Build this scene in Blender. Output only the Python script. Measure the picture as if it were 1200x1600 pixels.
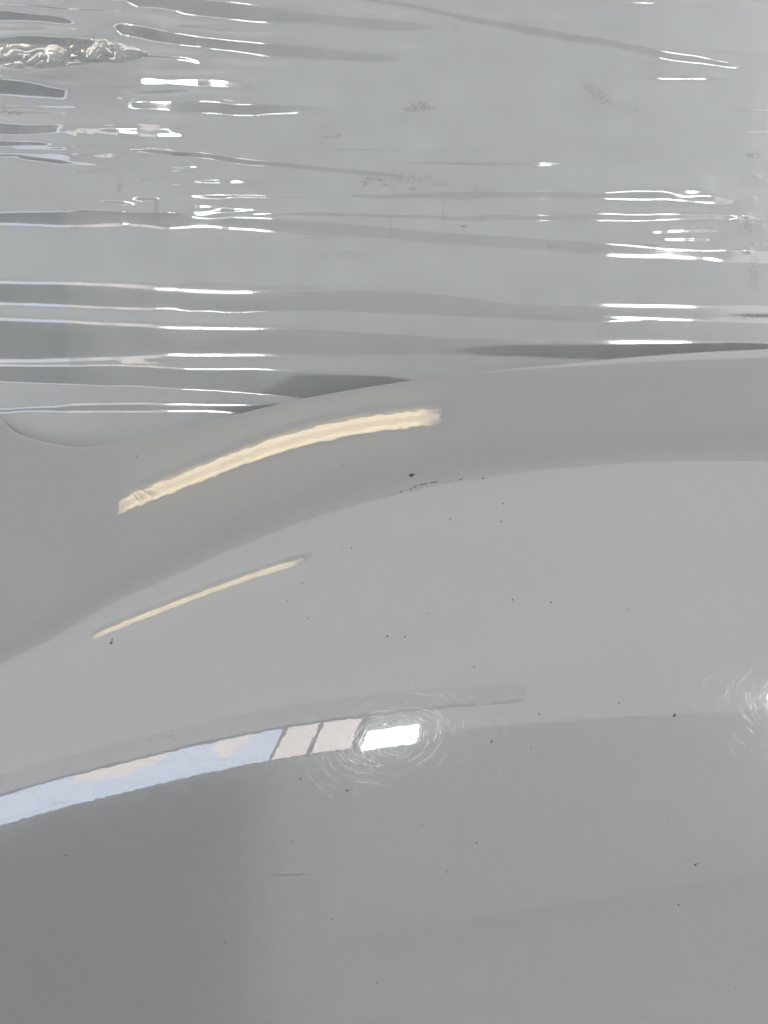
import bpy, math, random
import numpy as np
from mathutils import Vector

for o in list(bpy.data.objects): bpy.data.objects.remove(o, do_unlink=True)
scene = bpy.context.scene
col = scene.collection
random.seed(4)
rng = np.random.default_rng(7)

# ------------------------------------------------------------------ camera
PITCH = math.radians(20); VFOV = math.radians(50); DIST = 0.6
CAM = np.array([0, 0, 1.3])
cam_d = bpy.data.cameras.new('camera'); cam = bpy.data.objects.new('camera', cam_d); col.objects.link(cam)
cam.location = CAM.tolist(); cam.rotation_euler = (math.pi / 2 - PITCH, 0, 0)
cam_d.sensor_fit = 'VERTICAL'; cam_d.angle = VFOV; cam_d.clip_start = 0.01; cam_d.clip_end = 100
scene.camera = cam

# ------------------------------------------------------------------ world: dim even light of the hall (indoors, no sky or sun)
W = bpy.data.worlds.new('World'); scene.world = W; W.use_nodes = True
bg = W.node_tree.nodes['Background']
bg.inputs['Color'].default_value = (1.0, 1.0, 1.0, 1); bg.inputs['Strength'].default_value = 2.88
PANE_E = 5.0; LED_E = 34.0; TUBE_E = 5.6

vs = scene.view_settings
vs.view_transform = 'Standard'; vs.look = 'None'; vs.exposure = 0.0; vs.gamma = 1.0; vs.use_curve_mapping = False
scene.render.engine = 'CYCLES'
cy = scene.cycles
cy.use_denoising = True; cy.max_bounces = 8; cy.transparent_max_bounces = 12
cy.caustics_reflective = False; cy.caustics_refractive = False; cy.sample_clamp_indirect = 4.0; cy.blur_glossy = 0.0

# ------------------------------------------------------------------ frame of the panel: origin in front of the camera, units of KP metres
FPX = 800 / math.tan(VFOV / 2); KP = DIST / FPX
FW = np.array([0, math.cos(PITCH), -math.sin(PITCH)]); UP = np.array([0, math.sin(PITCH), math.cos(PITCH)]); RT = np.array([1., 0, 0])
ORG = CAM + FW * DIST
def to_world(x, y, z):
    """x, y in panel units (600, 800 is the origin, y runs down), z in metres towards the viewer"""
    x = np.asarray(x, float); y = np.asarray(y, float); z = np.asarray(z, float)
    return ORG + ((x - 600) * KP)[..., None] * RT + ((800 - y) * KP)[..., None] * UP - z[..., None] * FW

def spline(xs, ys):
    xs = np.array(xs, float); ys = np.array(ys, float); n = len(xs); h = np.diff(xs)
    A = np.zeros((n, n)); b = np.zeros(n); A[0, 0] = A[-1, -1] = 1
    for i in range(1, n - 1):
        A[i, i-1] = h[i-1]; A[i, i] = 2 * (h[i-1] + h[i]); A[i, i+1] = h[i]
        b[i] = 6 * ((ys[i+1] - ys[i]) / h[i] - (ys[i] - ys[i-1]) / h[i-1])
    M = np.linalg.solve(A, b)
    def f(x):
        x = np.clip(np.asarray(x, float), xs[0], xs[-1]); i = np.clip(np.searchsorted(xs, x) - 1, 0, n - 2)
        hh = xs[i+1] - xs[i]; a = (xs[i+1] - x) / hh; c = (x - xs[i]) / hh
        return a * ys[i] + c * ys[i+1] + ((a**3 - a) * M[i] + (c**3 - c) * M[i+1]) * hh * hh / 6
    return f
def sstep(a, b, t):
    t = np.clip((t - a) / (b - a), 0, 1); return t * t * (3 - 2 * t)

def vnoise(shape_xy, seed):
    """smooth lattice noise sampled at float coordinates"""
    r = np.random.default_rng(seed); L = r.standard_normal((257, 257))
    def f(x, y):
        xi = np.floor(x).astype(int); yi = np.floor(y).astype(int); fx = x - xi; fy = y - yi
        fx = fx * fx * fx * (fx * (fx * 6 - 15) + 10); fy = fy * fy * fy * (fy * (fy * 6 - 15) + 10)
        g = lambda a, b: L[a % 257, b % 257]
        return (g(xi, yi) * (1-fx) + g(xi+1, yi) * fx) * (1-fy) + (g(xi, yi+1) * (1-fx) + g(xi+1, yi+1) * fx) * fy
    return f

# ------------------------------------------------------------------ helpers
def link(o, parent=None, **props):
    col.objects.link(o)
    if parent: o.parent = parent
    for k, v in props.items(): o[k] = v
    return o
def empty(name, loc, **props):
    o = bpy.data.objects.new(name, None); o.location = Vector([float(c) for c in loc]); o.empty_display_size = 0.02
    return link(o, **props)
def mesh_obj(name, verts, faces, mat, parent=None, smooth=True, base=None, **props):
    me = bpy.data.meshes.new(name)
    v = np.asarray(verts, float)
    if base is None and parent is not None: base = np.array(parent.location)
    if base is not None: v = v - np.asarray(base)
    me.from_pydata(v.tolist(), [], faces if isinstance(faces, list) else faces.tolist())
    me.materials.append(mat)
    if smooth: me.polygons.foreach_set('use_smooth', np.ones(len(me.polygons), bool))
    me.update()
    o = bpy.data.objects.new(name, me)
    if parent is None and base is not None: o.location = Vector([float(c) for c in base])
    return link(o, parent, **props)
def grid_faces(ny, nx, flip=False):
    i = np.arange(ny - 1)[:, None] * nx + np.arange(nx - 1)[None, :]
    f = np.stack([i, i + 1, i + nx + 1, i + nx], -1).reshape(-1, 4)
    return f[:, ::-1] if flip else f
def box(c, sx, sy, sz, ax=None):
    """box vertices/faces; ax = three unit axes"""
    ax = np.eye(3) if ax is None else np.asarray(ax)
    v = [np.asarray(c) + ax[0]*sx*a/2 + ax[1]*sy*b/2 + ax[2]*sz*d/2 for a in (-1, 1) for b in (-1, 1) for d in (-1, 1)]
    f = [(0,1,3,2), (4,6,7,5), (0,4,5,1), (2,3,7,6), (0,2,6,4), (1,5,7,3)]
    return v, f

# ------------------------------------------------------------------ materials
def new_mat(name):
    m = bpy.data.materials.new(name); m.use_nodes = True; nt = m.node_tree
    b = nt.nodes['Principled BSDF']; return m, nt, b
def mnode(nt, op, a=None, b=None, clamp=False):
    n = nt.nodes.new('ShaderNodeMath'); n.operation = op; n.use_clamp = clamp
    for i, v in enumerate((a, b)):
        if v is None: continue
        if isinstance(v, (int, float)): n.inputs[i].default_value = v
        else: nt.links.new(v, n.inputs[i])
    return n.outputs[0]
def simple(name, c, rough=0.6, emit=None, es=0, spec=0.5):
    m, nt, b = new_mat(name)
    b.inputs['Base Color'].default_value = (*c, 1); b.inputs['Roughness'].default_value = rough
    b.inputs['Specular IOR Level'].default_value = spec
    if emit: b.inputs['Emission Color'].default_value = (*emit, 1); b.inputs['Emission Strength'].default_value = es
    return m
def noisy(name, c0, c1, scale, rough=0.7):
    m, nt, b = new_mat(name)
    tc = nt.nodes.new('ShaderNodeTexCoord'); n = nt.nodes.new('ShaderNodeTexNoise'); n.inputs['Scale'].default_value = scale; n.inputs['Detail'].default_value = 5
    nt.links.new(tc.outputs['Object'], n.inputs['Vector'])
    r = nt.nodes.new('ShaderNodeValToRGB'); r.color_ramp.elements[0].position = .35; r.color_ramp.elements[1].position = .65
    r.color_ramp.elements[0].color = (*c0, 1); r.color_ramp.elements[1].color = (*c1, 1)
    nt.links.new(n.outputs['Fac'], r.inputs[0]); nt.links.new(r.outputs[0], b.inputs['Base Color'])
    b.inputs['Roughness'].default_value = rough
    return m

def paint_material(peel=True):
    m, nt, b = new_mat('grey_gloss_paint' if peel else 'scratched_clear_coat')
    N = nt.nodes; Lk = nt.links
    tc = N.new('ShaderNodeTexCoord')
    # faint mottling of the paint colour itself
    n0 = N.new('ShaderNodeTexNoise'); n0.inputs['Scale'].default_value = 900; n0.inputs['Detail'].default_value = 3
    Lk.new(tc.outputs['Object'], n0.inputs['Vector'])
    r = N.new('ShaderNodeValToRGB'); r.color_ramp.elements[0].position = .3; r.color_ramp.elements[1].position = .7
    r.color_ramp.elements[0].color = (.171, .1745, .174, 1); r.color_ramp.elements[1].color = (.183, .1865, .186, 1)
    Lk.new(n0.outputs['Fac'], r.inputs[0]); Lk.new(r.outputs[0], b.inputs['Base Color'])
    b.inputs['Roughness'].default_value = 0.2; b.inputs['Specular IOR Level'].default_value = 0.16
    b.inputs['Coat Weight'].default_value = 1.0; b.inputs['Coat Roughness'].default_value = 0.012; b.inputs['Coat IOR'].default_value = 1.85
    # orange peel
    op = N.new('ShaderNodeTexNoise'); op.inputs['Scale'].default_value = 230; op.inputs['Detail'].default_value = 0.6; op.inputs['Roughness'].default_value = .45
    Lk.new(tc.outputs['Object'], op.inputs['Vector'])
    bp = N.new('ShaderNodeBump'); bp.inputs['Strength'].default_value = 1.0; bp.inputs['Distance'].default_value = 9.5e-6
    Lk.new(op.outputs['Fac'], bp.inputs['Height'])
    if peel: Lk.new(bp.outputs[0], b.inputs['Coat Normal'])
    return m

def film_material(milk=0.055, refl=0.105, col=(.62, .65, .645)):
    m = bpy.data.materials.new('clear_stretch_film'); m.use_nodes = True; nt = m.node_tree; N = nt.nodes; Lk = nt.links
    N.clear(); out = N.new('ShaderNodeOutputMaterial')
    tr = N.new('ShaderNodeBsdfTransparent'); tr.inputs['Color'].default_value = (.975, .983, .98, 1)
    df = N.new('ShaderNodeBsdfDiffuse'); gl = N.new('ShaderNodeBsdfGlossy'); gl.inputs['Roughness'].default_value = 0.085
    at = N.new('ShaderNodeAttribute'); at.attribute_name = 'dirt_shade'
    cr = N.new('ShaderNodeMix'); cr.data_type = 'RGBA'
    cr.inputs['A'].default_value = (*col, 1); cr.inputs['B'].default_value = (.12, .12, .12, 1)
    tc = N.new('ShaderNodeTexCoord'); nz = N.new('ShaderNodeTexNoise'); nz.inputs['Scale'].default_value = 650; nz.inputs['Detail'].default_value = 4
    Lk.new(tc.outputs['Object'], nz.inputs['Vector'])
    nr = N.new('ShaderNodeMapRange'); nr.inputs['From Min'].default_value = .35; nr.inputs['From Max'].default_value = .68
    Lk.new(nz.outputs['Fac'], nr.inputs['Value'])
    d = mnode(nt, 'MULTIPLY', mnode(nt, 'MULTIPLY', at.outputs['Fac'], 1.7), nr.outputs[0], clamp=True)
    Lk.new(mnode(nt, 'MULTIPLY', d, 5.0, clamp=True), cr.inputs['Factor']); Lk.new(cr.outputs['Result'], df.inputs['Color'])
    # milkiness uneven in long streaks
    mp = N.new('ShaderNodeMapping'); mp.inputs['Scale'].default_value = (6, 60, 60); Lk.new(tc.outputs['Object'], mp.inputs['Vector'])
    n2 = N.new('ShaderNodeTexNoise'); n2.inputs['Scale'].default_value = 1.0; n2.inputs['Detail'].default_value = 4; Lk.new(mp.outputs[0], n2.inputs['Vector'])
    mk = mnode(nt, 'MULTIPLY', n2.outputs['Fac'], milk * 2)
    mk = mnode(nt, 'MAXIMUM', mk, mnode(nt, 'MULTIPLY', d, 0.92))
    mx = N.new('ShaderNodeMixShader'); Lk.new(mk, mx.inputs[0]); Lk.new(tr.outputs[0], mx.inputs[1]); Lk.new(df.outputs[0], mx.inputs[2])
    # fresnel of several thin layers
    lw = N.new('ShaderNodeFresnel'); lw.inputs['IOR'].default_value = 1.5
    fr = mnode(nt, 'MULTIPLY', lw.outputs[0], refl / 0.04, clamp=True)
    op = N.new('ShaderNodeTexNoise'); op.inputs['Scale'].default_value = 1.0; op.inputs['Detail'].default_value = 3
    m3 = N.new('ShaderNodeMapping'); m3.inputs['Scale'].default_value = (120, 500, 500); Lk.new(tc.outputs['Object'], m3.inputs['Vector']); Lk.new(m3.outputs[0], op.inputs['Vector'])
    bp = N.new('ShaderNodeBump'); bp.inputs['Strength'].default_value = 1; bp.inputs['Distance'].default_value = 8e-6
    Lk.new(op.outputs['Fac'], bp.inputs['Height']); Lk.new(bp.outputs[0], gl.inputs['Normal'])
    m2 = N.new('ShaderNodeMixShader'); Lk.new(fr, m2.inputs[0]); Lk.new(mx.outputs[0], m2.inputs[1]); Lk.new(gl.outputs[0], m2.inputs[2])
    Lk.new(m2.outputs[0], out.inputs['Surface'])
    return m

def pane_material(name, base, clouds):
    """daylight seen through a window pane: sky colour with pale clouds; clouds = (s, h, ws, wh)"""
    m = bpy.data.materials.new(name); m.use_nodes = True; nt = m.node_tree; N = nt.nodes; Lk = nt.links
    b = N['Principled BSDF']; b.inputs['Base Color'].default_value = (.02, .02, .02, 1); b.inputs['Roughness'].default_value = .1
    tc = N.new('ShaderNodeTexCoord'); nz = N.new('ShaderNodeTexNoise'); nz.inputs['Scale'].default_value = 5.0; nz.inputs['Detail'].default_value = 5
    Lk.new(tc.outputs['Object'], nz.inputs['Vector'])
    sx = N.new('ShaderNodeSeparateXYZ'); Lk.new(tc.outputs['Object'], sx.inputs[0])
    wob = mnode(nt, 'MULTIPLY', mnode(nt, 'SUBTRACT', nz.outputs['Fac'], .5), 3.4)
    fac = None
    for (s, h, ws, wh) in clouds:
        a = mnode(nt, 'DIVIDE', mnode(nt, 'SUBTRACT', sx.outputs[0], s), ws); c = mnode(nt, 'DIVIDE', mnode(nt, 'SUBTRACT', sx.outputs[2], h), wh)
        d = mnode(nt, 'ADD', mnode(nt, 'MULTIPLY', a, a), mnode(nt, 'MULTIPLY', c, c))
        k = mnode(nt, 'MULTIPLY', mnode(nt, 'SUBTRACT', mnode(nt, 'ADD', 1.0, wob), d), 4.0, clamp=True)
        fac = k if fac is None else mnode(nt, 'MAXIMUM', fac, k)
    mx = N.new('ShaderNodeMix'); mx.data_type = 'RGBA'; mx.inputs['A'].default_value = (*base, 1); mx.inputs['B'].default_value = (1.0, .88, .82, 1)
    if fac is not None: Lk.new(fac, mx.inputs['Factor'])
    else: mx.inputs['Factor'].default_value = 0
    Lk.new(mx.outputs['Result'], b.inputs['Emission Color']); b.inputs['Emission Strength'].default_value = PANE_E
    return m

def tube_material():
    """fluorescent tube, dimmer at its electrodes"""
    m, nt, b = new_mat('warm_tube'); N = nt.nodes
    tc = N.new('ShaderNodeTexCoord'); sx = N.new('ShaderNodeSeparateXYZ'); nt.links.new(tc.outputs['Generated'], sx.inputs[0])
    d = mnode(nt, 'MULTIPLY', mnode(nt, 'ABSOLUTE', mnode(nt, 'SUBTRACT', sx.outputs[0], .5)), 2.0)
    f = mnode(nt, 'MULTIPLY', mnode(nt, 'SUBTRACT', 1.0, d), 9.0, clamp=True)
    b.inputs['Emission Color'].default_value = (1.0, .79, .46, 1)
    nt.links.new(mnode(nt, 'MULTIPLY', f, TUBE_E), b.inputs['Emission Strength'])
    return m
def bright_ceiling_material():
    """ceiling made translucent so that the world light above brightens it"""
    m = bpy.data.materials.new('translucent_bright_ceiling'); m.use_nodes = True; nt = m.node_tree; N = nt.nodes; N.clear()
    out = N.new('ShaderNodeOutputMaterial'); t = N.new('ShaderNodeBsdfTranslucent'); d = N.new('ShaderNodeBsdfDiffuse')
    tc = N.new('ShaderNodeTexCoord'); nz = N.new('ShaderNodeTexNoise'); nz.inputs['Scale'].default_value = .8; nz.inputs['Detail'].default_value = 4
    nt.links.new(tc.outputs['Object'], nz.inputs['Vector'])
    r = N.new('ShaderNodeValToRGB'); r.color_ramp.elements[0].position = .3; r.color_ramp.elements[1].position = .7
    r.color_ramp.elements[0].color = (.66, .665, .67, 1); r.color_ramp.elements[1].color = (.72, .72, .725, 1)
    nt.links.new(nz.outputs['Fac'], r.inputs[0]); nt.links.new(r.outputs[0], t.inputs['Color'])
    d.inputs['Color'].default_value = (.7, .72, .72, 1)
    mx = N.new('ShaderNodeMixShader'); mx.inputs[0].default_value = .25
    nt.links.new(t.outputs[0], mx.inputs[1]); nt.links.new(d.outputs[0], mx.inputs[2]); nt.links.new(mx.outputs[0], out.inputs['Surface'])
    return m

M = {}
M['paint'] = paint_material(); M['scratch'] = paint_material(False)
M['film'] = film_material()
M['crumple'] = film_material(0.42, 0.035, (.25, .255, .25))
M['wrapped'] = noisy('satin_grey_paint', (.20, .206, .206), (.225, .232, .232), 30, .45)
M['chip'] = simple('rust_brown_primer', (.045, .022, .012), .8)
M['speck'] = simple('dark_grit', (.03, .03, .03), .8)
M['scuff'] = simple('grey_scuff', (.13, .135, .13), .8)
M['hair'] = simple('hairline_scratch', (.16, .15, .13), .7)
M['ceiling'] = bright_ceiling_material()  # translucency added to brighten the ceiling that the paint mirrors
M['ceiling_grey'] = noisy('ceiling_grey', (.84, .84, .84), (.87, .87, .87), 2)
M['slat_dark'] = noisy('slat_charcoal', (.03, .032, .032), (.05, .05, .05), 2)
M['wall_top'] = noisy('wall_grey_paint', (.82, .82, .82), (.86, .86, .86), 2)
M['wall_pale'] = noisy('wall_pale_paint', (.52, .53, .52), (.58, .58, .57), 2)
M['wall_far'] = noisy('far_wall_paint', (.64, .65, .64), (.70, .70, .69), 2)
M['floor'] = noisy('concrete_floor', (.46, .465, .46), (.56, .56, .55), 3)
M['metal'] = simple('white_metal', (.6, .6, .6), .4)
M['frame'] = simple('grey_window_frame', (.10, .10, .10), .5)
M['led'] = simple('led_diffuser', (.8, .8, .8), .5, (.95, 1.0, .99), LED_E)
M['tube'] = tube_material()
M['reflector'] = simple('glowing_reflector', (.8, .72, .6), .4, (1.0, .84, .62), TUBE_E * .42)  # tube light on the reflector put in as a glow of its own

# ------------------------------------------------------------------ what the paint and film mirror: the hall behind the viewer
RP = np.array([0, .58, 1.02])                # about the mirrored point
ZC = RP[2] + 2.0                             # ceiling height
def azel(az, el, r):                         # point at azimuth (from straight back towards the viewer), elevation, horizontal range
    a = math.radians(az); return RP + np.array([math.sin(a) * r, -math.cos(a) * r, math.tan(math.radians(el)) * r])
def struct(name, verts, faces, mat): return mesh_obj(name, verts, faces, mat, smooth=False, kind='structure')
v, f = box((0, -5, -0.45), 16, 22, .1); struct('floor', v, f, M['floor'])
yl = RP[1] - .52
v, f = box((0, (yl + .5 - 14) / 2, ZC + .05), 15, yl + 14.5, .1); struct('ceiling', v[0::2], [(0, 1, 3, 2)], M['ceiling'])
YS = 1.02; EDGE_BLEND = .28
sy_ = math.radians(4); SX = np.array([math.cos(sy_), math.sin(sy_), 0]); SY = np.array([-math.sin(sy_), math.cos(sy_), 0])
v, f = box((-.9, (yl + YS) / 2 - .01, ZC + .02), 15, YS - yl, .1, (SX, SY, np.array([0, 0, 1.]))); sof = struct('ceiling_soffit', v, f, M['ceiling_grey'])
for i in range(26):                                                   # added strips, ever thinner, to soften the mirrored edge of the soffit
    w_ = EDGE_BLEND / 26; yb_ = yl - w_ * (i + .5); v, f = box((-.9, yb_ - .01, ZC - .02), 15, w_ * (1 - (i + 1) / 27.5), .02, (SX, SY, np.array([0, 0, 1.])))
    mesh_obj('edge_blend_strip', v, f, M['ceiling_grey'], sof, smooth=False)
v, f = box((0, (YS + 6) / 2 - .3, ZC + .09), 15, 6.6 - YS, .1); struct('ceiling', v[0::2], [(0, 1, 3, 2)], M['ceiling'])  # rear ceiling strip, added so the rolled edge mirrors something bright

AZW = -22; DW = 5.0; aw = math.radians(AZW)
wn = np.array([math.sin(aw), -math.cos(aw), 0]); wr = np.array([math.cos(aw), math.sin(aw), 0]); wz = np.array([0, 0, 1.])
WC = RP + wn * DW
def wall_pt(s, z, off=0): return np.array([*(WC + wr * s - wn * off)[:2], z])
zb, zt = RP[2] + 1.06, RP[2] + 1.60
S0, S1 = -5.5, 1.63
def wall_box(name, s0, s1, z0, z1, th, mat, off=0., fn=struct, **kw):
    v, f = box(wall_pt((s0 + s1) / 2, (z0 + z1) / 2, off), s1 - s0, th, z1 - z0, (wr, wn, wz)); return fn(name, v, f, mat, **kw)
wall_box('wall', S0, 1.70, -.4, zb - .04, .2, M['wall_pale'])
wall_box('wall', S0, 3.3, zt + .04, ZC, .2, M['wall_top'])
wall_box('wall', S1 + .04, 1.70, zb - .04, zt + .04, .2, M['wall_pale'])
# far wall on the right
af = math.radians(-13); fn_ = np.array([math.sin(af), -math.cos(af), 0]); fr_ = np.array([math.cos(af), math.sin(af), 0])
v, f = box(RP * [1, 1, 0] + fn_ * 9.0 + fr_ * 4.5 + [0, 0, ZC / 2 - .2], 14, .2, ZC + .4, (fr_, fn_, wz)); struct('far_wall', v, f, M['wall_far'])

# added dark slats before the wall, thinning out to soften the mirrored dark edge
scr = empty('added_dark_screen', wall_pt(-1.5, -.4, .3), label='added dark slats mirrored as the soft-edged dark lower left of the paint', category='screen')
def added_slat(s0, s1, lean):
    z0, z1 = -.4, zb - .08; k = .30
    v = [wall_pt(s, z, o_) for z, l in ((z0, lean), (z1, 0)) for s in (s0 + l, s1 + l) for o_ in (.25, .254)]
    mesh_obj('added_slat', v, [(0,1,3,2), (4,6,7,5), (0,4,5,1), (2,3,7,6), (0,2,6,4), (1,5,7,3)], M['slat_dark'], scr, smooth=False)
for i in range(12): added_slat(S0 + i * .48, S0 + i * .48 + .478, .42 * i / 11)
p_ = S0 + 12 * .48 - .10
for i in range(36):
    g_ = .024 * (i + 1) / 37; added_slat(p_, p_ + .024 - g_, .42); p_ += .024

# ribbon window
wb = wall_pt(-1.5, zb)
rw = empty('ribbon_window', wb, label='long ribbon window mirrored as a blue strip in the grey paint', category='window')
def wpart(name, s0, s1, z0, z1, th, mat, off=0.):
    v, f = box(wall_pt((s0 + s1) / 2, (z0 + z1) / 2, off), s1 - s0, th, z1 - z0, (wr, wn, wz)); return mesh_obj(name, v, f, mat, rw, smooth=False)
wpart('frame_rail', S0, S1, zb - .04, zb, .08, M['frame']); wpart('frame_rail', S0, S1, zt, zt + .04, .08, M['frame'])
def pane(s0, s1, mat):
    """pane with its origin at its lower middle, its x along the wall"""
    me = bpy.data.meshes.new('pane'); w = (s1 - s0) / 2; h = zt - zb
    me.from_pydata([(-w, -.01, 0), (w, -.01, 0), (w, -.01, h), (-w, -.01, h), (-w, .01, 0), (w, .01, 0), (w, .01, h), (-w, .01, h)], [],
                   [(0,3,2,1), (4,5,6,7), (0,1,5,4), (3,7,6,2), (0,4,7,3), (1,2,6,5)])
    me.materials.append(mat); o = bpy.data.objects.new('pane', me)
    o.location = Vector((wall_pt((s0 + s1) / 2, zb) - wb).tolist()); o.rotation_euler = (0, 0, aw)
    return link(o, rw)
mull = [S0, .87, 1.22, S1]
c0 = (S0 + .87) / 2
SKY = (.70, .79, 1.0)
pane(S0, .85, pane_material('pane_blue_sky', SKY, [(-.75 - c0, .50, .55, .16), (.37 - c0, .44, .16, .22), (-3.6 - c0, .5, .4, .2)]))
pane(.89, 1.205, pane_material('pane_pale', (1.0, .90, .85), []))
pane(1.235, S1, pane_material('pane_pale', (1.0, .90, .85), []))
for s in (.87, 1.22, S1): wpart('mullion', s - .017, s + .017, zb, zt, .06, M['frame'])

# two LED panels
def led_panel(az, el, r, w, h, label):
    c = azel(az, el, r); n = RP - c; n /= np.linalg.norm(n); x = np.cross(wz, n); x /= np.linalg.norm(x); z = np.cross(n, x)
    e = empty('led_panel', c - z * h / 2, label=label, category='lamp', group='led panels of the hall')
    v, f = box(c + n * .012, w, .01, h, (x, n, z)); mesh_obj('diffuser', v, f, M['led'], e, smooth=False)
    v, f = box(c - n * .02, w + .05, .05, h + .05, (x, n, z)); mesh_obj('housing', v, f, M['metal'], e, smooth=False)
    v, f = box(c - n * .06 + [0, 0, (ZC - c[2]) / 2], .02, .02, ZC - c[2]); mesh_obj('hanger_rod', v, f, M['metal'], e, smooth=False)
led_panel(-0.45, 12.3, 4.6, .39, .25, 'white led panel mirrored beside the pale panes of the window strip')
led_panel(36.4, 9.4, 4.6, .44, .27, 'white led panel mirrored at the right edge of the grey paint')

# two warm tube fixtures under the ceiling
def tube_fixture(x0, x1, yoff, w, label, yaw=0.0):
    zc = ZC - .10; c = np.array([(x0 + x1) / 2, RP[1] - yoff, zc]); L = x1 - x0
    X = np.array([math.cos(yaw), math.sin(yaw), 0]); Y = np.array([-math.sin(yaw), math.cos(yaw), 0])
    e = empty('tube_fixture', c, label=label, category='lamp', group='warm tube fixtures of the hall')
    v, f = box(c + [0, 0, .06], L + .04, w + .02, .06, (X, Y, wz)); mesh_obj('housing', v, f, M['metal'], e, smooth=False)
    v, f = box(c + [0, 0, .026], L, w * .9, .006, (X, Y, wz)); mesh_obj('reflector', v, f, M['reflector'], e, smooth=False)
    for s in (-1, 1):
        V = []; n = 12; r = w * .13
        for k in (0, 1):
            for i in range(n):
                a = 2 * math.pi * i / n; V.append(c + X * (k - .5) * L + Y * (s * w * .36 + math.cos(a) * r) + wz * (math.sin(a) * r))
        Fc = [(i, (i + 1) % n, n + (i + 1) % n, n + i) for i in range(n)] + [tuple(range(n))[::-1], tuple(range(n, 2 * n))]
        mesh_obj('tube', V, Fc, M['tube'], e)
tube_fixture(-1.77, -.10, .25, .068, 'near twin tube lamp mirrored as the broad warm streak', math.radians(-5))
tube_fixture(-2.14, -.76, 1.13, .045, 'far twin tube lamp mirrored as the thin warm streak')

# ------------------------------------------------------------------ the painted body panel
arch = spline([-900, -600, -200, 0, 100, 200, 400, 600, 800, 1000, 1200, 1500, 2200], [-520, -350, -105, 0, 52, 98, 180, 238, 277, 300, 312, 318, 320])
tilt = spline([200, 500, 640, 740, 830, 930, 1040, 1160, 1300, 1450, 1600, 1900, 2600], [29, 28, 27, 24.5, 21, 15, 8, 2, -1.5, -3.5, -5, -7, -9])
_q = np.linspace(-200, 3200, 3401); _s = np.tan(np.radians(tilt(_q)))
_G = np.concatenate([[0], np.cumsum((_s[1:] + _s[:-1]) / 2)]); _G -= np.interp(1100, _q, _G)
edge_img = np.array([(-700, 330), (-400, 420), (-200, 500), (-100, 560), (-40, 615), (0, 655), (15, 671), (40, 684), (60, 690), (100, 698), (130, 700), (160, 697),
                     (200, 690), (365, 650), (470, 625), (600, 602), (700, 588), (850, 572), (1000, 557), (1200, 545), (1500, 536), (1900, 534)], float)
def panel_z0(x, y):
    q = y + arch(x) - 238
    z = np.interp(q, _q, _G) * KP - ((x - 600) * KP) ** 2 / 4.0
    # left corner flares out past a soft crease
    d = -((x - 130) * 110 + (y - 700) * 130) / 170.3
    return z + .06 * KP * 14 * np.log1p(np.exp(np.clip(d / 14, -40, 40)))
def img_to_panel(px, py, zf):
    px = np.asarray(px, float); py = np.asarray(py, float); x, y = px.copy(), py.copy()
    for _ in range(60):
        s = (DIST - zf(x, y)) / DIST; x = .5 * x + .5 * (600 + (px - 600) * s); y = .5 * y + .5 * (800 + (py - 800) * s)
    return x, y
ex, ey = img_to_panel(edge_img[:, 0], edge_img[:, 1], panel_z0)
edge = lambda x: np.interp(x, _ex, _ey)
_ex = np.linspace(ex[0], ex[-1], 1200); _ey = spline(ex, ey)(_ex)
_k = np.exp(-np.linspace(-2, 2, 15) ** 2); _k /= _k.sum(); _ey = np.convolve(np.pad(_ey, 7, 'edge'), _k, 'valid')
def roll_w(x): return 6 + 34 * sstep(650, 1250, x)
def panel_z(x, y):
    z = panel_z0(x, y); d = y - edge(x); w = roll_w(x); t = np.clip(w - d, 0, None)
    return z - KP * t ** 2 / (2 * w) * (.12 + .28 * sstep(600, 1000, x))
def panel_normal(x, y, e=1.0):
    zx = (panel_z(x + e, y) - panel_z(x - e, y)) / (2 * KP * e); zy = (panel_z(x, y - e) - panel_z(x, y + e)) / (2 * KP * e)
    n = -zx[..., None] * RT - zy[..., None] * UP - FW; return n / np.linalg.norm(n, axis=-1)[..., None]

base = to_world(np.array(600.), np.array(2100.), np.array(-.1))
panel = empty('body_panel', base, label='glossy grey painted car body panel with swirl scratches and specks in front of wrapped film', category='car panel')
xs = np.concatenate([np.arange(-860, -40, 12), np.arange(-40, 1240, 4), np.arange(1240, 2100, 12)]).astype(float)
t = np.concatenate([np.linspace(0, 30, 16)[:-1] / 1500, np.linspace(30, 330, 90)[:-1] / 1500, np.linspace(330, 1500, 230) / 1500])
E0 = edge(xs); YB = 2150.
Y = E0[None, :] + t[:, None] * (YB - E0)[None, :]; X = np.broadcast_to(xs, Y.shape)
P = to_world(X, Y, panel_z(X, Y))
# hem: the sheet turns over the edge with a small radius and runs back
n0 = panel_normal(xs, E0); tang = np.gradient(P[0], axis=0); tang /= np.linalg.norm(tang, axis=1)[:, None]
outd = np.cross(n0, tang); outd *= np.sign((outd * UP).sum(1))[:, None]
R0 = .0012; rows = []
for a in np.radians([150, 120, 90, 65, 45, 30, 18, 8]):
    rows.append(P[0] + outd * R0 * math.sin(a) - n0 * R0 * (1 - math.cos(a)))
back = rows[0] - n0 * .002 - outd * .018
P = np.concatenate([back[None], np.array(rows), P]); ny, nx = P.shape[:2]
skin = mesh_obj('outer_skin', P.reshape(-1, 3), grid_faces(ny, nx, flip=True), M['paint'], panel)
# the inner face of the sheet, one millimetre behind
I = slice(None, None, 6); Xi, Yi = X[I, I], Y[I, I] + 3
Pi = to_world(Xi, Yi, panel_z(Xi, Yi)) - panel_normal(Xi, Yi) * .003
mesh_obj('inner_skin', Pi.reshape(-1, 3), grid_faces(*Pi.shape[:2]), M['wrapped'], panel)

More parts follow.
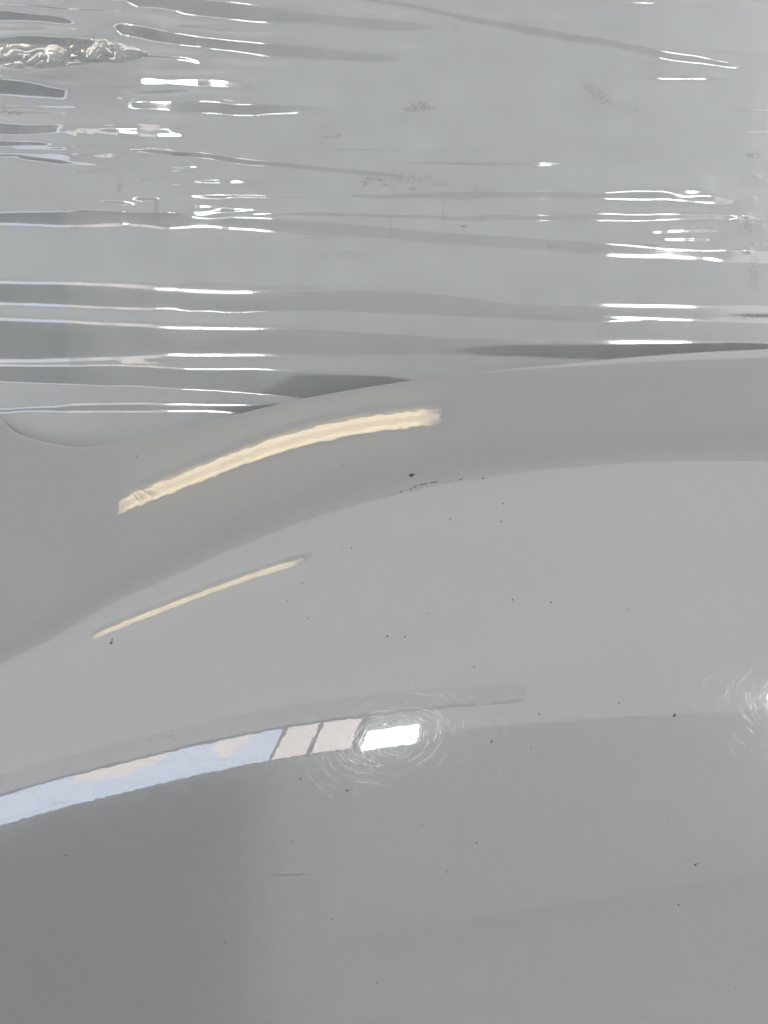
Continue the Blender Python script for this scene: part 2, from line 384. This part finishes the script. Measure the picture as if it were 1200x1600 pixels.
# ------------------------------------------------------------------ chips, specks, scuffs and hairlines on the paint
def place(px, py):
    x, y = img_to_panel(np.array([float(px)]), np.array([float(py)]), panel_z); n = panel_normal(x, y)[0]
    p = to_world(x, y, panel_z(x, y))[0]; u = np.cross(n, RT); u /= np.linalg.norm(u); u *= np.sign(u @ UP); r = np.cross(u, n); return p, r, u, n
def flake_mesh(name, pts, h, mat):
    """a low irregular flake: outline, inner ring, top"""
    n = len(pts); c = pts.mean(0); V = [(*p, 0) for p in pts] + [(*(c + (p - c) * .7), h) for p in pts] + [(*c, h * (.6 + .5 * random.random()))]
    Fc = [(i, (i + 1) % n, n + (i + 1) % n, n + i) for i in range(n)] + [(n + i, n + (i + 1) % n, 2 * n) for i in range(n)]
    me = bpy.data.meshes.new(name); me.from_pydata([tuple(map(float, q)) for q in V], [], Fc); me.materials.append(mat); return me
def put(name, me, px, py, sx, sy=None, rot=0, **kw):
    from mathutils import Matrix
    p, r, u, n = place(px, py); o = bpy.data.objects.new(name, me)
    ca, sa = math.cos(rot), math.sin(rot); a = r * ca + u * sa; b = -r * sa + u * ca; q = p - base + n * 2e-5
    sy = sx if sy is None else sy
    o.matrix_local = Matrix([[*(a * sx)[i:i+1], *(b * sy)[i:i+1], *(n * min(sx, sy))[i:i+1], q[i]] for i in range(3)] + [[0, 0, 0, 1]])
    return link(o, panel, **kw)
ang = lambda n: np.arange(n) * 2 * math.pi / n
def blob(n, irr, seed):
    r = np.random.default_rng(seed); rr = 1 + irr * r.standard_normal(n); a = ang(n); return np.stack([rr * np.cos(a), rr * np.sin(a)], 1)
U = KP * .93
lob = np.array([(-1.0, .1), (-.75, .7), (-.1, .95), (.25, .8), (.6, .95), (1.05, .75), (1.0, .25), (.6, .1), (.35, -.35), (.05, -.9), (-.25, -.75), (-.5, -.4)])
chip = put('paint_chip', flake_mesh('paint_chip', lob, .25, M['chip']), 643, 743, 5.4 * U, 4.2 * U, label='brown chip in the grey paint')
smesh = [flake_mesh('speck', blob(8, .22, s), .25, M['speck']) for s in range(5)]
specks = [(174,1004,2.6),(103,1337,1.6),(352,1472,1.5),(257,613,0),(336,854,1.3),(449,938,1.2),(473,912,1.3),(481,966,1.3),(536,855,1.2),(549,857,1.5),(605,994,1.7),(633,995,1.5),
 (670,959,1.3),(704,812,1.6),(783,815,1.4),(786,787,1.5),(801,937,1.6),(861,941,1.7),(741,1042,1.8),(843,1115,1.7),(768,1159,2.0),(967,1098,1.4),(1054,1118,3.3),(1133,1080,1.6),
 (470,1217,1.7),(542,1235,1.8),(457,1315,1.5),(745,1317,1.5),(698,1362,1.6),(1086,1351,2.3),(1060,1414,1.6),(518,1437,1.4),(589,1537,1.3),(711,1538,1.3),(1149,1545,1.3),
 (234,1155,1.2),(267,1150,1.1),(945,603,1.1),(1157,663,1.1),(980,953,1.2),(775,1203,1.2),(830,1168,1.1),(500,1120,1.0),(1139,820,1.1),(250,1378,1.1),(660,1290,1.0),(390,700,1.0),(535,728,1.1),(921,1028,1.0),(1043,1286,1.0)]
for i, (px, py, r) in enumerate(specks):
    if r: put('speck', smesh[i % 5], px, py, r * U * .95, r * U * (.7 + .3 * random.random()), random.random() * 6.28)
put('speck', smesh[1], 1090, 1349.5, 1.6 * U, 1.2 * U, .5)
put('speck', smesh[2], 175, 999, 1.2 * U, 2.0 * U, .3)
# long dashes
def dash(name, pts, w, mat, h=1e-5, **kw):
    """a thin ribbon along image points, lying on the paint"""
    pts = np.array(pts, float); tt = np.linspace(0, 1, len(pts)); ts = np.linspace(0, 1, 9)
    px = np.interp(ts, tt, pts[:, 0]); py = np.interp(ts, tt, pts[:, 1]); x, y = img_to_panel(px, py, panel_z)
    d = np.stack([np.gradient(x), np.gradient(y)], 1); d /= np.linalg.norm(d, axis=1)[:, None]; nn = np.stack([-d[:, 1], d[:, 0]], 1)
    ww = w * np.sin(np.pi * np.clip(ts, .03, .97)) ** .5 / 2; V = []
    for s, hh in ((-1, 0), (0, 1), (1, 0)):
        xx, yy = x + nn[:, 0] * ww * s, y + nn[:, 1] * ww * s; V.append(to_world(xx, yy, panel_z(xx, yy)) + panel_normal(xx, yy) * (1.5e-5 + h * hh))
    V = np.stack(V); return mesh_obj(name, V.reshape(-1, 3), grid_faces(3, 9), mat, panel, **kw)
for p in ([(624,769),(629,767)], [(640,764),(644,766)], [(654,758),(659,757),(665,756)], [(661,757),(668,755)], [(672,754),(678,753)], [(676,753),(683,754)], [(752,748),(758,747)], [(747,750),(749,750)],
          [(717,750),(722,748)], [(645,762),(652,759)]):
    dash('scuff', p, 1.7, M['speck'])
for p in ([(424,1367),(436,1366)], [(434,1367),(446,1367)], [(445,1368),(452,1367)], [(452,1366),(464,1367)], [(462,1368),(470,1366)], [(468,1366),(477,1365)], [(738,1379),(747,1385)]):
    dash('scuff', p, 2.2, M['scuff'])
for p in ([(216,760),(228,768),(246,773)], [(219,763),(231,771),(243,776)], [(211,766),(222,775),(231,780)], [(214,771),(220,777),(226,781)], [(221,758),(236,768),(252,772)], [(209,774),(215,780),(219,783)],
          [(207,769),(213,777),(218,781)]):
    dash('hairline', p, .9, M['hair'])
# fine polishing scratches all over the clear coat, in every direction: shallow grooves with soft shoulders
NS = 26000; q_ = 7
sx_ = rng.uniform(-60, 1260, NS); sy_ = rng.uniform(700, 1720, NS)
near = rng.random(NS); a_ = rng.uniform(0, math.pi, NS); L_ = rng.uniform(18, 95, NS) * rng.uniform(.4, 1, NS); cv = rng.normal(0, .009, NS); wd = rng.uniform(.16, .40, NS); dl = np.radians(rng.uniform(1.0, 9.0, NS))
tt_ = np.linspace(-.5, .5, q_)[None, :] * L_[:, None]; th = a_[:, None] + cv[:, None] * tt_
cx_ = sx_[:, None] + np.cumsum(np.cos(th) * (L_ / (q_ - 1))[:, None], 1); cy_ = sy_[:, None] + np.cumsum(np.sin(th) * (L_ / (q_ - 1))[:, None], 1)
tap = np.sin(np.linspace(.06, .94, q_) * math.pi)[None, :] ** .6; hw = wd[:, None] * tap / 2
V = []
for s_, hgt in ((-1, 0.), (0, 1.), (1, 0.)):
    xx = cx_ - np.sin(th) * hw * s_; yy = cy_ + np.cos(th) * hw * s_
    V.append(to_world(xx, yy, panel_z(xx, yy)) + panel_normal(xx, yy) * (8e-6 + hgt * (np.tan(dl)[:, None] * hw * KP * .6))[..., None])
V = np.stack(V, 1)                                                    # scratch, lane, station
bi = (np.arange(NS) * 3 * q_)[:, None, None] + (np.arange(2) * q_)[None, :, None] + np.arange(q_ - 1)[None, None, :]
okm = (cy_.min(1) > np.interp(cx_.mean(1), _ex, _ey) + 30)
mesh_obj('fine_scratches', V.reshape(-1, 3), np.stack([bi, bi + 1, bi + q_ + 1, bi + q_], -1)[okm].reshape(-1, 4)[:, ::-1], M['scratch'], panel, kind='stuff')
ring = flake_mesh('residue', blob(10, .15, 3), .2, M['scuff'])
put('residue', ring, 213, 713, 2.0 * U, 2.6 * U, .2)

# ------------------------------------------------------------------ the wrapped panel behind and the film stretched over it
RXF = 3.8
def film_base(x, y):
    """smooth carrier of the film: leans a little towards the viewer higher up, turned slightly"""
    t0 = np.radians(-1.2); c = np.radians(0.011)
    yy = (y - 420.)
    z = -.142 + KP * (math.tan(t0) * yy + c * yy ** 2 / 2)
    return z - ((x - 600) * KP) ** 2 / (2 * RXF) - FYAW * (x - 600) * KP
FYAW = .1207
Xw, Yw = np.meshgrid(np.linspace(-1600, 2700, 80), np.linspace(-900, 1000, 50))
Pw = to_world(Xw, Yw, film_base(Xw, Yw) - .012); Pb = to_world(Xw, Yw, film_base(Xw, Yw) - .10)
nyw, nxw = Xw.shape; Fw = grid_faces(nyw, nxw).tolist(); n_ = nyw * nxw; Fw2 = [tuple(i + n_ for i in f[::-1]) for f in Fw]
rim = [(j, j + 1) for j in range(nxw - 1)] + [((nyw - 1) * nxw + j + 1, (nyw - 1) * nxw + j) for j in range(nxw - 1)] + \
      [((i + 1) * nxw, i * nxw) for i in range(nyw - 1)] + [(i * nxw + nxw - 1, (i + 1) * nxw + nxw - 1) for i in range(nyw - 1)]
wrapped_base = to_world(np.array(600.), np.array(1000.), np.array(-.15))
mesh_obj('wrapped_panel', np.concatenate([Pw.reshape(-1, 3), Pb.reshape(-1, 3)]), [tuple(f) for f in Fw] + Fw2 + [(b, a, a + n_, b + n_) for a, b in rim], M['wrapped'],
         base=wrapped_base, label='grey panel showing through the clear plastic film', category='car panel')

# pleats of the film: each is (top crease, bottom crease, softness top, softness bottom, strength), creases as (x, y)
BANDS = [
 # lower, regular
 ([(-300,328),(0,337),(200,343),(400,350),(600,362),(800,372),(1080,391),(1200,397),(1500,405)], [(-300,345),(0,357),(200,366),(400,376),(600,387),(800,397),(1080,412),(1200,417),(1500,425)], 5, 12, 1),
 ([(-300,430),(0,440),(200,447),(400,456),(700,467),(1080,479),(1200,482),(1500,488)], [(-300,474),(0,479),(200,483),(400,487),(700,497),(1080,505),(1200,508),(1500,512)], 15, 10, .95),
 ([(-300,494),(0,501),(200,507),(400,514),(700,524),(1080,532),(1200,536),(1500,540)], [(-300,568),(0,567),(200,565),(280,562),(400,563),(700,561),(1200,565),(1500,568)], 14, 14, .85),
 ([(-300,567),(0,572),(200,573),(300,577),(400,578),(600,590),(900,640),(1500,660)], [(-300,585),(0,596),(200,606),(300,612),(470,622),(700,634),(900,642),(1500,662)], 7, 3, .9),
 ([(-300,637),(0,637),(90,634),(110,631),(400,631),(600,628),(1500,640)], [(-300,648),(0,646),(200,648),(400,648),(600,652),(1500,660)], 6, 6, .72),
 # upper left, broken
 ([(178,20),(190,11),(205,8),(250,8),(330,18),(410,28),(500,36),(600,45),(830,64)], [(178,21),(190,20),(205,22),(220,27),(300,40),(400,52),(500,60),(600,68),(830,66)], 7, 7, 1),
 ([(160,50),(180,50),(230,54),(320,68),(380,76),(500,86),(600,95),(780,112)], [(160,51),(180,60),(200,72),(280,86),(350,97),(415,107),(500,112),(600,116),(780,113)], 8, 8, 1),
 ([(185,90),(240,98),(300,104),(340,112),(352,118)], [(185,92),(240,106),(300,114),(340,121),(352,119)], 4, 4, .9),
 ([(193,143),(205,137),(240,134),(300,134),(360,138),(420,145),(520,152)], [(193,144),(205,147),(240,149),(300,150),(400,154),(430,155),(520,153)], 4, 4, .9),
 ([(178,170),(200,165),(250,164),(370,170),(500,178),(620,186)], [(178,176),(200,184),(300,187),(400,192),(450,194),(500,193),(620,188)], 6, 6, .9),
 ([(-300,20),(0,33),(80,42),(150,53)], [(-300,36),(0,50),(80,53),(150,58)], 3, 7, .9),
 ([(-300,72),(0,75),(90,74),(165,75),(190,82)], [(-300,84),(0,86),(90,86),(165,84),(190,84)], 4, 3, .9),
 ([(-300,132),(0,138),(60,143),(110,150),(140,158),(165,170)], [(-300,160),(0,167),(60,172),(110,174),(140,174),(165,172)], 5, 12, 1),
 ([(-300,198),(0,204),(60,205),(120,209),(140,214)], [(-300,230),(0,227),(60,226),(110,223),(140,216)], 4, 4, .9),
 ([(-300,232),(0,232),(60,233),(120,241)], [(-300,248),(0,244),(60,245),(120,243)], 4, 4, .8),
 ([(120,248),(240,246),(400,261),(550,273),(680,284),(760,290)], [(120,250),(240,253),(400,269),(550,280),(680,293),(760,292)], 4, 5, 1),
 ([(240,271),(300,270),(345,272)], [(240,273),(300,276),(345,274)], 3, 3, .8),
 ([(280,296),(320,291),(400,290),(520,292)], [(280,297),(320,298),(400,298),(520,295)], 4, 4, .8),
 ([(270,314),(300,310),(350,312),(390,316)], [(270,316),(300,319),(350,321),(390,318)], 8, 4, .8),
 ([(285,338),(320,334),(430,333),(520,336)], [(285,340),(320,346),(430,338),(520,337)], 9, 4, .9),
 ([(190,321),(230,318),(280,323)], [(190,324),(230,326),(280,324)], 4, 4, .8),
 ([(520,313),(700,306),(900,304),(1030,303),(1100,309),(1150,322)], [(520,317),(700,320),(900,319),(1040,321),(1100,326),(1155,325)], 5, 10, 1),
 ([(600,346),(800,338),(1030,335),(1200,342)], [(600,350),(800,350),(1030,350),(1100,346),(1200,345)], 5, 5, .9),
 ([(980,366),(1020,362),(1100,361),(1140,366)], [(980,368),(1020,369),(1100,368),(1140,367)], 3, 3, .8),
 ([(1000,374),(1040,373),(1110,372),(1130,376)], [(1000,377),(1040,380),(1110,379),(1130,377)], 3, 4, .8),
 ([(380,-25),(450,-8),(600,17),(800,51),(1000,85),(1080,96),(1165,117)], [(380,-24),(450,-1),(600,27),(800,62),(1000,97),(1100,112),(1165,119)], 4, 5, .9),
 ([(985,130),(1020,128),(1110,129),(1130,131)], [(985,132),(1020,134),(1110,135),(1130,133)], 4, 4, .8),
 ([(1040,-4),(1080,-4),(1130,0)], [(1040,-2),(1080,2),(1130,1)], 3, 3, .7),
 ([(-300,-20),(0,-12),(80,-10),(110,-3)], [(-300,2),(0,4),(80,2),(110,-2)], 4, 8, .9),
 # above the frame
 ([(-300,-80),(300,-70),(900,-60),(1500,-40)], [(-300,-60),(300,-50),(900,-38),(1500,-30)], 8, 8, .8),
 ([(-300,-190),(300,-170),(900,-150),(1500,-140)], [(-300,-160),(300,-140),(900,-128),(1500,-125)], 8, 8, .8),
]
# flat spots that face the windows: (x0, x1, y0, y1, tilt share)
SPOTS = [(108, 300, 208, 232, .118, 6), (112, 215, 240, 262, .118, 6), (118, 250, 270, 282, .115, 5), (128, 182, 152, 190, .118, 8), (150, 190, 60, 92, .118, 8), (200, 285, 564, 574, .12, 5), (1040, 1095, 301, 313, .15, 5), (1112, 1146, 314, 324, .15, 5), (298, 342, 331, 347, .135, 5), (285, 345, 309, 317, .13, 4)]
DEL = math.radians(21); DELW = math.radians(15)
xf = np.concatenate([np.arange(-900, -12, 12), np.arange(-12, 1214, 3), np.arange(1214, 2000, 12)]).astype(float)
yf = np.arange(-500, 780, 1.2)
# photograph-like coordinates of the pleats are carried to the plane of the film by its distance
XF, YF = np.meshgrid(xf, yf); XI, YI = XF, YF
FX, FY = img_to_panel(XF, YF, film_base)
tiltf = np.zeros_like(XI); tiltw = np.zeros_like(XI)
nw = vnoise(None, 11); nw2 = vnoise(None, 12)
YJ = YI + 1.3 * nw(XI / 55, YI / 14) * (.35 + .65 * sstep(420, 300, YI)) + 2.0 * nw2(XI / 260, YI / 60)
rb = random.Random(5)
for i in range(26):
    xa = rb.uniform(-140, 260); L_ = rb.uniform(90, 260); ya = rb.uniform(0, 330); w_ = rb.uniform(5, 11); sl_ = rb.uniform(-.02, .12)
    p = lambda q, d: (xa + L_ * q, ya + sl_ * L_ * q + d)
    BANDS.append(([p(0, 0), p(.2, -w_ * .45), p(.7, -w_ * .4), p(1, 0)], [p(0, .3), p(.2, w_ * .5), p(.7, w_ * .6), p(1, .3)], rb.uniform(4, 9), rb.uniform(4, 9), rb.uniform(.55, .95)))
for i in range(84):                                                   # many faint short streaks, densest at the upper left
    xa = rb.uniform(-120, 520) if i < 60 else rb.uniform(200, 1100); L_ = rb.uniform(120, 520)
    ya = (rb.uniform(0, 345) if i < 76 else rb.uniform(350, 500)); w_ = rb.uniform(3, 9); sl_ = rb.uniform(-.01, .05); bw_ = rb.uniform(-5, 5)
    p = lambda q, d: (xa + L_ * q, ya + sl_ * L_ * q + bw_ * math.sin(q * 3.1) + d)
    if xa + L_ > 900 and 330 < ya < 440: continue
    BANDS.append(([p(0, 0), p(.3, -w_ * .35), p(.6, -w_ * .4), p(1, 0)], [p(0, .3), p(.3, w_ * .5), p(.6, w_ * .6), p(1, .3)], rb.uniform(3, 7), rb.uniform(3, 7), rb.uniform(.3, .8)))
for top, bot, s0, s1, k in BANDS:
    top = np.array(top, float); bot = np.array(bot, float); x0 = min(top[0, 0], bot[0, 0]); x1 = max(top[-1, 0], bot[-1, 0])
    T = np.interp(xf, top[:, 0], top[:, 1])[None, :]; B = np.interp(xf, bot[:, 0], bot[:, 1])[None, :]
    w = np.clip(B - T, 0.01, None); SF = 1.5 if (x0 <= -300 and x1 >= 1400) else 1.3
    a0 = s0 * SF * np.minimum(1, .3 + w / 22); a1 = s1 * SF * np.minimum(1, .3 + w / 22)
    m = sstep(-1, 1, (YJ - T) / (a0 * .8)) * (1 - sstep(-1, 1, (YJ - B) / (a1 * .8))) * sstep(0, 3, w)
    ends = sstep(x0 - 4, x0 + 45, xf) if x0 > -300 else np.ones_like(xf)
    ends = ends * ((1 - sstep(x1 - 220, x1 + 1, xf)) if 400 < x1 < 1100 else (1 - sstep(x1 - 40, x1 + 2, xf)) if x1 < 1400 else 1)
    if x0 <= -300 and x1 >= 1400: tiltw = np.maximum(tiltw, k * m)
    else: tiltf = np.maximum(tiltf, k * m * ends[None, :])
# integrate from the bottom up: a pleat facing down lifts what is above it
dy = np.gradient(FY, axis=0) * KP
slope = np.tan(DEL * tiltf * (1 + .38 * sstep(520, 380, XI) * sstep(350, 320, YI)))
kg = np.exp(-np.linspace(-2.5, 2.5, 181) ** 2 / 2); kg /= kg.sum()
pad = np.pad(slope, ((90, 90), (0, 0)), 'edge'); cs = np.zeros_like(slope)
for i, w_ in enumerate(kg): cs += w_ * pad[i:i + len(yf)]
field = slope - cs + np.tan(DELW * tiltw)
nsp = vnoise(None, 41)
for x0, x1, y0, y1, k, s in SPOTS:
    wob_ = 10 * nsp(XI / 40, YI / 8)
    m = sstep(x0 - 18, x0 + 10, XI + wob_) * (1 - sstep(x1 - 30, x1 + 18, XI + wob_)) * sstep(y0 - s, y0 + s, YJ) * (1 - sstep(y1 - s, y1 + s, YJ))
    dl_ = m * (k * (1 + .18 * nsp(XI / 30 + 9, YI / 6)) - field); pd_ = np.pad(dl_, ((90, 90), (0, 0)), 'edge'); mean_ = np.zeros_like(dl_)
    for i, w_ in enumerate(kg): mean_ += w_ * pd_[i:i + len(yf)]
    field = field + 1.3 * dl_ - 1.3 * mean_
relief = np.cumsum((field * dy)[::-1], axis=0)[::-1]
relief -= relief[-1:, :]
# keep the sheet near its carrier: let it settle slowly back between pleats
n1 = vnoise(None, 21); n2 = vnoise(None, 22); n3 = vnoise(None, 23); n4 = vnoise(None, 24)
rough = 1e-4 * (2.6 * n1(XI / 210, YI / 62 + 30) + .8 * n1(XI / 320, YI / 24) + .35 * n2(XI / 70, YI / 11) * sstep(430, 250, YI) + .05 * n3(XI / 16, YI / 6) * (.25 + .75 * sstep(420, 330, YI)))
crk = .6 * np.exp(-(((XI - 1070) / 70) ** 2 + ((YI - 368) / 14) ** 2)) + np.exp(-(((XI - 240) / 60) ** 2 + ((YI - 320) / 22) ** 2)) + .6 * np.exp(-(((XI - 160) / 60) ** 2 + ((YI - 235) / 20) ** 2))
rough += 1e-4 * .5 * n4(XI / 9, YI / 5) * crk
# blisters
for bx, by, br, bh in [(1168,251,4,.4),(1176,284,4.5,.5),(1190,294,4,.5),(1169,318,4.5,.6),(1146,352,6,.8),(1160,344,4.5,.7),(1164,354,5,.7),(1183,359,5,.7),(1181,348,4,.5),(1156,367,4,.4),(1163,396,6,.9),(1172,388,4.5,.6),(1184,387,3.5,.5),(1175,262,3,.3),(1158,300,3,.2)]:
    rough += bh * 5e-4 * np.exp(-(((XI - bx) / br) ** 2 + ((YI - by) / (br * .8)) ** 2))
zfilm = film_base(FX, FY) + relief + rough
Pf = to_world(FX, FY, zfilm)
fbase = to_world(np.array(600.), np.array(900.), np.array(-.09))
film = empty('plastic_film', fbase, label='clear stretch film pulled in shiny horizontal pleats over the panel at the top', category='plastic film')
sheet = mesh_obj('film_sheet', Pf.reshape(-1, 3), grid_faces(*Pf.shape[:2]), M['film'], film)
# dirt under and on the film
g = lambda cx, cy, rx, ry, rot=0: np.exp(-((((XI - cx) * math.cos(rot) + (YI - cy) * math.sin(rot)) / rx) ** 2 + ((-(XI - cx) * math.sin(rot) + (YI - cy) * math.cos(rot)) / ry) ** 2))
dirt_shade = .8 * g(656,179,13,7) + .55 * g(640,184,12,3) + .35 * g(672,181,14,2.5) + .38 * g(930,158,30,9,.6) + .25 * g(985,180,12,6)
for cx, cy, rx, ry, k in [(571,297,3,4,1.3),(577,291,6,2,1),(602,300,2.5,2,1),(594,292,5,1.5,.8),(612,302,3,2,.7),(645,305,7,2,.8),(722,362,3.5,2,1.6),(690,298,10,2,.5),(741,305,5,2,.9),(1045,319,3.5,3,.9),(15,186,8,4,1.3),(35,190,9,3,1.1),(257,614,2,1.6,1.8),
   (252,330,3,14,.5),(195,303,6,12,.35),(1170,250,10,5,.8),(1160,362,9,10,.6),(1172,430,10,30,.35),(1160,495,26,8,.4),(530,225,3,3,.6),(515,227,14,2,.5),(1012,389,9,2,.6),(708,60,3,6,.3),(610,360,2,25,.3),(690,340,2,25,.3),(748,345,2,22,.25),(532,170,2,4,.5),(640,290,60,10,.25),(540,405,60,8,.2),(855,390,8,2,.4)]:
    dirt_shade += k * g(cx, cy, rx, ry)
at = sheet.data.attributes.new('dirt_shade', 'FLOAT', 'POINT'); at.data.foreach_set('value', np.clip(dirt_shade, 0, 1.6).astype(np.float32).ravel())
# crumpled twist of film at the upper left
cxs = np.arange(-70, 240, 1.0); cys = np.arange(70, 134, 1.0); CX, CY = np.meshgrid(cxs, cys)
mid = 100 + 3 * np.sin(CX / 38.); env = np.clip(1 - ((CY - mid) / (21 * np.clip((236 - CX) / 70, .05, 1) ** .5)) ** 2, 0, 1)
k1, k2, k3 = vnoise(None, 31), vnoise(None, 32), vnoise(None, 33)
wx = CX + 6 * k3(CX / 19, CY / 17); wy = CY + 6 * k3(CX / 19 + 40, CY / 17 + 9)
hh = np.abs(k1(wx / 24, wy / 14)) * .0042 + np.abs(k2(wx / 11, wy / 8)) * .0016
dx_ = np.interp(CX.ravel(), xf, np.arange(len(xf))); dy_ = np.interp(CY.ravel(), yf, np.arange(len(yf)))
zb_ = zfilm[np.round(dy_).astype(int), np.round(dx_).astype(int)].reshape(CX.shape)
zc_ = zb_ + (.0006 + .34 * hh) * env - .0004
Pc = to_world(*img_to_panel(CX, CY, film_base), zc_)
keep = env > 0
Fc = grid_faces(*CX.shape); Fc = Fc[keep.ravel()[Fc].all(1)]
used = np.unique(Fc); remap = -np.ones(CX.size, int); remap[used] = np.arange(len(used))
cr = mesh_obj('crumpled_twist', Pc.reshape(-1, 3)[used], remap[Fc], M['crumple'], film)
cd = (.55 * np.clip(1.2 - np.abs(k1(wx / 24, wy / 14)) * 2, 0, 1) * env * sstep(20, 110, CX)).ravel()[used]  # shade in the low creases of the twist, painted in as dark tint
at = cr.data.attributes.new('dirt_shade', 'FLOAT', 'POINT'); at.data.foreach_set('value', cd.astype(np.float32))
